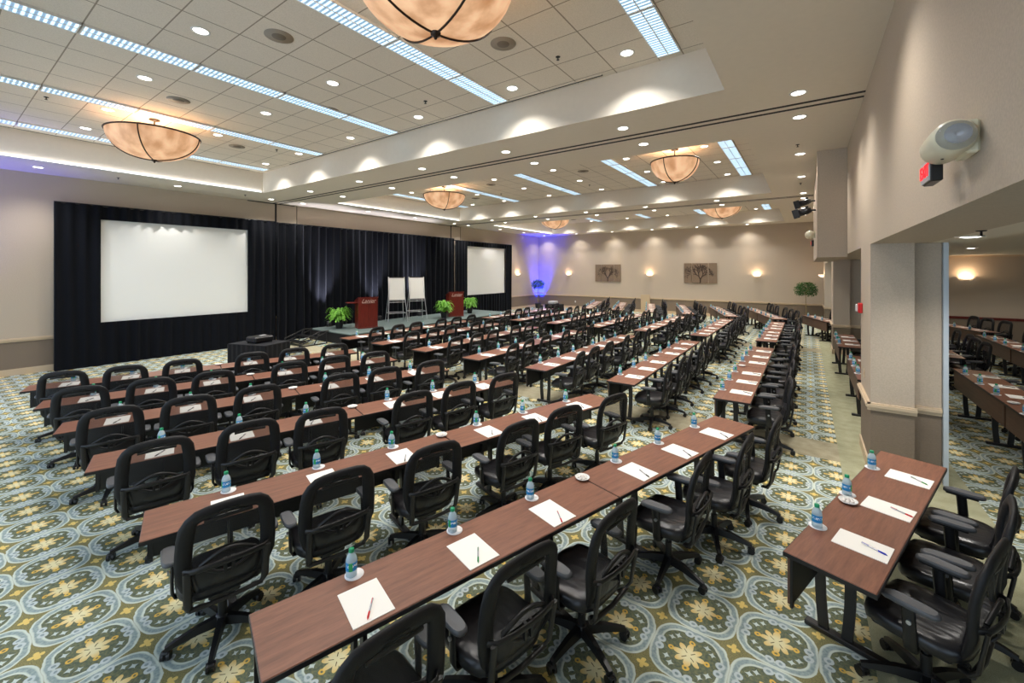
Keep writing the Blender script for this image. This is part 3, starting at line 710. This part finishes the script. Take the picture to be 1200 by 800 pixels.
# ---------------------------------------------------------------- furniture
TL, TWD, TH_ = 2.44, .457, .74
def make_table(TL=2.434):
    r = empty('training_table')      # x = length, -y = chair side
    m = MB(); m.box(-TL/2+.003, -TWD/2, TH_-.03, TL/2-.003, TWD/2, TH_, .003); m.build('tabletop', 'wood', r)
    m = MB(); m.box(-TL/2+.001, -TWD/2-.003, TH_-.03, TL/2-.001, -TWD/2, TH_-.004); m.box(-TL/2+.001, TWD/2, TH_-.03, TL/2-.001, TWD/2+.003, TH_-.004)
    m.box(-TL/2, -TWD/2, TH_-.03, -TL/2+.003, TWD/2, TH_-.004).box(TL/2-.003, -TWD/2, TH_-.03, TL/2, TWD/2, TH_-.004)
    m.box(-TL/2+.06, TWD/2-.06, TH_-.065, TL/2-.06, TWD/2-.045, TH_-.03); m.build('edge_band', 'blackmetal', r)
    m = MB(); m.box(-TL/2+.03, TWD/2-.03, .40, TL/2-.03, TWD/2-.012, .705, .003)
    mp = m.build('modesty_panel', 'panel', r)
    m = MB(); m.box(-TL/2+.02, TWD/2-.045, .39, -TL/2+.05, TWD/2-.03, .71).box(TL/2-.05, TWD/2-.045, .39, TL/2-.02, TWD/2-.03, .71).box(-TL/2+.03, TWD/2-.037, .40, TL/2-.03, TWD/2-.03, .70); m.build('panel_backing', 'black', mp)
    for s in (-1, 1):
        x = s*(TL/2-.52); m = MB()
        m.box(x-.03, -.21, 0, x+.03, .27, .035, .006)
        for y in (.03, .16):
            rings = []
            for k in range(7):
                t_ = k/6; z = .03+(TH_-.065)*t_; bend = .02*math.sin(PI*t_)*(1 if y > .1 else -1)
                rings.append([(x-.012, y+bend-.03, z), (x+.012, y+bend-.03, z), (x+.012, y+bend+.03, z), (x-.012, y+bend+.03, z)])
            m.loft(rings, True, True, False)
        m.box(x-.03, -.19, TH_-.045, x+.03, .17, TH_-.03); m.build('leg', 'blackmetal', r)
    return r
def yb(z):   # depth profile of the backrest
    P = ((.44, -.175), (.52, -.21), (.62, -.232), (.72, -.234), (.82, -.242), (.92, -.262), (1.04, -.295))
    for (a, b), (c, d) in zip(P, P[1:]):
        if z <= c: t_ = (z-a)/(c-a); return b+(d-b)*t_
    return P[-1][1]
def frame_path():
    H = [(.185, .475), (.206, .54), (.225, .62), (.231, .70), (.229, .78), (.223, .86), (.213, .925), (.196, .968), (.163, .994), (.115, 1.004), (.055, 1.008)]
    P = [(-x, yb(z), z) for x, z in H]+[(0, yb(1.01), 1.01)]+[(x, yb(z), z) for x, z in reversed(H)]
    P += [(.12, yb(.455), .455), (.04, yb(.45), .45), (-.04, yb(.45), .45), (-.12, yb(.455), .455)]
    return P
def halfw(z):
    H = [(.47, .18), (.54, .205), (.62, .222), (.70, .226), (.78, .222), (.86, .214), (.92, .204), (.965, .187), (.995, .15), (1.02, .05)]
    for (a, b), (c, d) in zip(H, H[1:]):
        if z <= c: return b+(d-b)*max(0, (z-a)/(c-a))
    return .05
def b_frame(m):
    P = frame_path(); n = len(P); rr = []
    for p in P: rr.append(.040 if p[2] > .95 else (.048 if p[2] > .6 else (.04 if p[2] > .5 else .022)))
    return m.tube(P, rr, 10, True, flat=(.48, 1.0), up=(0, 1, 0))
def b_mesh(m):
    zs = [.47+.54*k/12 for k in range(13)]; n = 8
    rings = [[(-halfw(z)+2*halfw(z)*j/n, yb(z)+.028*(1-(2*j/n-1)**2)*-1, z) for j in range(n+1)] for z in zs]
    return m.loft(rings, False, False, True)
def b_handle(m): return m.tube([(-.13, yb(.955)-.012, .95), (-.05, yb(.96)-.02, .957), (.05, yb(.96)-.02, .957), (.13, yb(.955)-.012, .95)], .013, 8, flat=(1, .8))
def b_bar(m): return m.tube([(-.235, -.245, .665), (-.2, -.285, .668), (-.1, -.305, .672), (0, -.311, .674), (.1, -.305, .672), (.2, -.285, .668), (.235, -.245, .665)], .017, 8, flat=(1.1, .55))
def b_lumbar(m):
    m.tube([(-.15+.3*i/10, -.268-.02*math.sin(PI*i/10), .675+.065*math.sin(PI*i/10)) for i in range(11)], .013, 8)
    m.box(-.03, -.308, .60, -.012, -.288, .69).box(.012, -.308, .60, .03, -.288, .69)
    return m.tube([(-.15+.3*i/10, -.268-.02*math.sin(PI*i/10), .665-.065*math.sin(PI*i/10)) for i in range(11)], .011, 8)
def b_pouch(m):
    rings = []
    for k in range(9):
        z = .455+.18*k/8; hw = halfw(z)-.02; d = .03*math.sin(PI*min(1, (k+.5)/8.5))
        n = 10; top = [(-hw+2*hw*j/n, yb(z)-.012-d*(1-(2*j/n-1)**4), z) for j in range(n+1)]; bot = [(hw-2*hw*j/n, yb(z)+.03, z) for j in range(n+1)]
        rings.append(top+bot)
    return m.loft(rings, True, True, True)
def b_strut(m):
    for s in (-1, 1): m.tube([(s*.215, -.285, .67), (s*.212, -.268, .56), (s*.208, -.25, .44), (s*.195, -.22, .395), (s*.15, -.18, .375)], .018, 6, flat=(1.3, .6), up=(1, 0, 0))
    return m.tube([(-.2, -.225, .395), (0, -.235, .39), (.2, -.225, .395)], .016, 6)
def b_seat(m):
    rings = []; n = 28
    for (q, z) in ((.90, .405), (1.0, .425), (1.02, .455), (1.0, .482), (.93, .498), (.7, .503), (.35, .497)):
        r_ = []
        for j in range(n):
            a = 2*PI*j/n; c, s = math.cos(a), math.sin(a); p = 2/3.4
            x = .255*q*math.copysign(abs(c)**p, c); y = .02+.235*q*math.copysign(abs(s)**p, s)
            r_.append((x, y, z-(.02 if y > .2 else 0)*q))
        rings.append(r_)
    return m.loft(rings, True, True, True)
def b_pan(m): return m.box(-.2, -.15, .385, .2, .2, .412, .01).box(-.09, -.12, .33, .09, .12, .387, .01)
def b_post(m, s):
    m.tube([(s*.15, 0, .385), (s*.26, .0, .39), (s*.272, .0, .42), (s*.274, .0, .5), (s*.272, .01, .642)], .024, 8, flat=(1.3, .45), up=(0, 1, 0))
    return m.box(s*.255, -.09, .638, s*.289, .10, .656, .004)
def b_pad(m, s):
    rings = []
    for z, q in ((.652, .9), (.66, 1), (.674, 1), (.682, .88)):
        rings.append([(s*.288+.043*q*math.copysign(abs(math.cos(a))**.6, math.cos(a)), -.005+.125*q*math.copysign(abs(math.sin(a))**.6, math.sin(a)), z-(.006 if math.sin(a) > .8 else 0)) for a in [2*PI*i/20 for i in range(20)]])
    return m.loft(rings, True, True, True)
def b_knob(m, s): return m.cyl((s*.286, .0, .56), (s*.298, .0, .56), .012, 10)
def b_col(m): return m.cyl((0, 0, .09), (0, 0, .25), .027, 14).cyl((0, 0, .25), (0, 0, .34), .016, 12)
def b_star(m):
    m.lathe([(.001, .145), (.04, .14), (.045, .08), (.001, .075)], 16)
    for k in range(5):
        a = 2*PI*k/5; q = Matrix.Rotation(a, 4, 'Z'); m.at(q); rings = []
        for x, z, w_, h in ((.03, .11, .028, .03), (.14, .105, .024, .024), (.25, .085, .02, .016), (.31, .07, .017, .012)):
            rings.append([(x, -w_, z-h), (x, w_, z-h), (x, w_*.7, z+h), (x, -w_*.7, z+h)])
        m.loft(rings, True, True, False)
    m.at(Matrix.Identity(4)); return m
def b_caster(m, a):
    m.at(Matrix.Rotation(a, 4, 'Z') @ Matrix.Translation((.303, 0, 0)) @ Matrix.Rotation(a*1.7, 4, 'Z'))
    for s in (-1, 1): m.cyl((0, s*.008, .029), (0, s*.026, .029), .029, 12)
    m.box(-.022, -.024, .035, .028, .024, .06, .008); m.at(Matrix.Identity(4)); return m
def make_chair(detail):
    r = empty('office_chair')
    if detail:
        b_seat(MB()).build('seat', 'leather', r); b_pan(MB()).build('seat_mechanism', 'black', r)
        b_frame(MB()).build('back_frame', 'blackrim', r); b_mesh(MB()).build('back_mesh', 'mesh', r); b_handle(MB()).build('back_handle', 'black', r)
        b_bar(MB()).build('lumbar_bar', 'black', r); b_lumbar(MB()).build('lumbar_support', 'black', r); b_pouch(MB()).build('back_cushion', 'leather', r)
        b_strut(MB()).build('back_strut', 'blackmetal', r)
        for s in (-1, 1):
            a = b_post(MB(), s).build('armrest', 'black', r); b_pad(MB(), s).build('arm_pad', 'armpad', a); b_knob(MB(), s).build('height_button', 'alu', a)
        b_col(MB()).build('gas_column', 'black', r); st_ = b_star(MB()).build('star_base', 'black', r)
        for k in range(5): b_caster(MB(), 2*PI*k/5).build('caster', 'black', st_)
    else:
        m = MB(); b_seat(m); m.mat(1); b_pan(m); m.build('seat', ['leather', 'black'], r)
        m = MB(); b_frame(m); m.mat(1); b_mesh(m); m.mat(2); b_handle(m); b_bar(m); b_lumbar(m); b_strut(m); m.mat(3); b_pouch(m); m.build('backrest', ['blackrim', 'mesh', 'black', 'leather'], r)
        for s in (-1, 1):
            m = MB(); b_post(m, s); m.mat(1); b_pad(m, s); m.build('armrest', ['black', 'armpad'], r)
        m = MB(); b_col(m); b_star(m)
        for k in range(5): b_caster(m, 2*PI*k/5)
        m.build('star_base', 'black', r)
    return r
def make_bottle(detail):
    body = [(.001, .002), (.026, .0), (.031, .005), (.031, .032), (.0295, .037), (.031, .042), (.031, .095), (.029, .104), (.024, .118), (.015, .131), (.0125, .136), (.0125, .142), (.001, .142)]
    lab = [(.0318, .040), (.0318, .088)]; cap = [(.0155, .138), (.0155, .155), (.014, .158), (.001, .158)]
    if detail:
        r = empty('water_bottle'); MB().lathe(body, 20).build('bottle_body', 'water', r); MB().lathe(lab, 20, cap=False).build('label', 'label', r); MB().lathe(cap, 16).build('cap', 'cap', r); return r
    m = MB(); m.lathe(body, 12); m.mat(1).lathe(lab, 12, cap=False); m.mat(2).lathe(cap, 8); return m.build('water_bottle', ['water', 'label', 'cap'])
def make_pen(c):
    r = empty('pen'); MB().cyl((0, -.07, .0055), (0, .02, .0055), .0048, 8).build('barrel', 'penw', r)
    MB().tube([(0, .02, .0055), (0, .055, .0055), (0, .068, .0035)], [.0055, .0055, .001], 8).build('grip', c, r); MB().box(-.001, -.068, .009, .002, -.03, .012).build('clip', c, r); return r
def make_pen_far():
    return MB().cyl((0, -.07, .0055), (0, .06, .0055), .005, 6).build('pen', 'penk')
def make_pad():
    r = MB().box(-.108, -.14, 0, .108, .14, .004).build('notepad', 'paper'); return r
def make_coaster():
    return MB().lathe([(.001, 0), (.054, 0), (.054, .002), (.001, .002)], 28).build('coaster', 'coaster')
def make_dish():
    r = empty('mint_dish'); MB().lathe([(.001, .004), (.03, .0), (.055, .012), (.062, .022), (.058, .022), (.05, .014), (.001, .008)], 24).build('dish', 'white', r)
    rnd = random.Random(3)
    for k in range(7):
        a = k*.95; q = .028 if k else 0; x, y = q*math.cos(a), q*math.sin(a)
        MB().at(Matrix.Translation((x, y, .018)) @ Matrix.Rotation(a*2, 4, 'Z')).lathe([(.001, -.007), (.011, -.004), (.013, 0), (.011, .004), (.001, .007)], 8).build('mint', 'mint', r)
    return r
PROTO = {'table': make_table(), 'chair1': make_chair(1), 'chair0': make_chair(0), 'bottle1': make_bottle(1), 'bottle0': make_bottle(0), 'coaster': make_coaster(), 'pad': make_pad(), 'pen0': make_pen_far(),
         'dish': make_dish(), 'pr': make_pen('penr'), 'pg': make_pen('peng'), 'pb': make_pen('penb'), 'pk': make_pen('penk')}
used = set()
def put(key, loc, rz, label, cat, group):
    if key in used: o = copy_tree(PROTO[key])
    else:
        used.add(key); o = PROTO[key]
    o.location = loc; o.rotation_euler = (0, 0, rz); tag(o, label, cat, group); return o
SEATS = (.50, 1.19, 1.88, 2.90, 3.58, 4.32)
rnd = random.Random(11)
def row(o, a, tables, where, block, detail, seats=SEATS, pens=None, endword='near end', dd=0.0, chairs=None, blk=None, s0=0):
    """o: start of the chair-side edge; a: angle of the row from +y toward +x; tables: which of the two tables exist"""
    d = Vector((math.sin(a), math.cos(a), 0)); n = Vector((math.cos(a), -math.sin(a), 0)); O = Vector((o[0], o[1], 0)); rz = math.atan2(d.y, d.x)
    names = ('table at %s' % endword, 'table at far end') if len(tables) > 1 else ('only table', 'only table')
    for k in tables:
        c = O+d*(TL*k+TL/2)-n*TWD/2
        put('table', c, rz, 'walnut topped training %s of %s, %s' % (names[k], where, block), 'table', 'training tables in the %s' % block)
    if len(tables) > 1 or detail:
        c = O+d*(TL-.02 if len(tables) > 1 else TL*tables[0]+1.02)-n*(TWD-.085)
        put('dish', (c.x, c.y, TH_), rnd.random()*6, 'white mint dish on %s, %s' % (where, block), 'dish', 'mint dishes in the %s' % block)
    idx = [i for i, s in enumerate(seats) if int(s//TL) in tables]
    for q, i in enumerate(idx):
        s = seats[i]; nm = '%s place from %s, %s, %s' % (ORD(q), endword, where, block)
        cs, cd, cr = (chairs[i] if chairs else (s+rnd.uniform(-.012, .012), rnd.uniform(0, .08), rnd.uniform(-3, 5)+(4 if abs(a) < .01 else 0)))
        p = O+d*cs+n*max(.09, .07+dd+cd); ch = put('chair1' if detail else 'chair0', p, PI/2-a+R(cr), 'black mesh office chair at '+nm, 'chair', 'mesh office chairs in the %s' % block)
        rb = R(54+rnd.uniform(-5, 5)); dl = min(((k*TL+q_)-cs for k in (0, 1) for q_ in (.52, TL-.52)), key=abs)
        if abs(dl) < .32: rb = R(54-(cr if abs(cr) < 90 else 0))-math.atan2(dl, .27)
        for c_ in ch.children:
            if c_.name.startswith('star_base'): c_.rotation_euler = (0, 0, rb)
        j = rnd.uniform(-.012, .012); p = O+d*(s+j)-n*.165
        prz = rz-PI/2+R(rnd.uniform(-2, 2)); put('pad', (p.x, p.y, TH_), rz+R(rnd.uniform(-2, 2)), 'blank white notepad at '+nm, 'notepad', 'white notepads in the %s' % block)
        pc = O+d*(s+j+.0)-n*(.09+rnd.uniform(-.01, .02))
        key = ('pr', 'pg', 'pr', 'pk', 'pk', 'pk')[i] if pens is None else pens[i]
        cname = {'pr': 'red tipped', 'pg': 'green tipped', 'pb': 'blue tipped', 'pk': 'black tipped', 'pen0': 'dark'}[key]
        put(key, (pc.x, pc.y, TH_+.004), PI/2-a+PI+R(-22+rnd.uniform(-12, 12)), cname+' pen on notepad at '+nm, 'pen', '%s pens in the %s' % (cname, block))
        pc = O+d*(s+j)-n*(.415+rnd.uniform(-.006, .006))
        put('coaster', (pc.x+d.x*.016, pc.y+d.y*.016, TH_), rnd.random()*6, 'round white coaster at '+nm, 'coaster', 'round coasters in the %s' % block)
        put('bottle1' if detail else 'bottle0', (pc.x, pc.y, TH_+.002), rnd.random()*6, 'green capped water bottle at '+nm, 'bottle', 'water bottles in the %s' % block)
A1 = .30
RW = ('first row', 'second row', 'third row', 'fourth row', 'fifth row', 'sixth row', 'seventh row')
CF = [(.42, .05, 5), (1.15, .04, 3), (1.86, .07, 7), (2.95, .04, 13), (3.64, .08, 12), (4.40, .04, 11)]
CE = [(.45, .06, 4), (1.14, .08, 3), (1.94, .08, 0), (2.84, .11, 2), (3.54, .06, -3), (4.30, .10, 0)]
PK = ['pk']*6
for i, (o, ch) in enumerate((((-1.93, .85), CF), ((-3.58, .83), CE), ((-5.20, .84), None), ((-6.70, .84), None), ((-8.12, .85), None), ((-9.45, .86), None))):
    row(o, A1, (0, 1), RW[i]+' from camera', 'near block', 1, pens=None if i == 0 else PK, endword='left', chairs=ch)
row((-.41, .70), A1, (1,), 'short row', 'right corner', 1, pens=['pb', 'pr', 'pg', 'pb', 'pr', 'pg'], dd=0, chairs=[None]*3+[(2.92, .06, -6), (3.60, .08, 4), (4.28, .06, 0)])
XF = (-1.08, -2.66, -4.25, -5.79, -7.31, -8.78, -10.12)
for i, x in enumerate(XF):
    row((x+TWD, 6.43), 0, (0, 1), RW[i]+' from right', 'middle block', 1 if i < 4 else 0, pens=['pen0']*6, dd=.05)
    row((x+TWD, 12.32), 0, (0, 1), RW[i]+' from right', 'far block', 0, pens=['pen0']*6, dd=.05)
    if i < 6: row((x+TWD+.04, 18.25), -A1, (0, 1), RW[i]+' from right', 'back block', 0, pens=['pen0']*6, dd=.05)
row((1.13, 6.43+TL), 0, (0,), 'row beyond near pier', 'right side', 0, pens=['pen0']*6)
row((1.05, 12.45), 0, (0,), 'row before second pier', 'right side', 0, pens=['pen0']*6)
row((.98, 18.25), -A1, (0,), 'row beyond second pier', 'right side', 0, pens=['pen0']*6)
row((2.17+TWD, 6.02), 0, (0, 1), 'near row', 'side alcove', 0, pens=['pen0']*6, dd=.05)
row((2.17+TWD, 12.2), 0, (0, 1), 'middle row', 'side alcove', 0, pens=['pen0']*6, dd=.05)
row((3.83+TWD, 12.1), 0, (0, 1), 'right row', 'side alcove', 0, pens=['pen0']*6, dd=.05)
row((4.55, 17.9), -A1, (0,), 'far row', 'side alcove', 0, pens=['pen0']*6, dd=.05)
for k in PROTO:
    if k not in used: print('UNUSED', k)
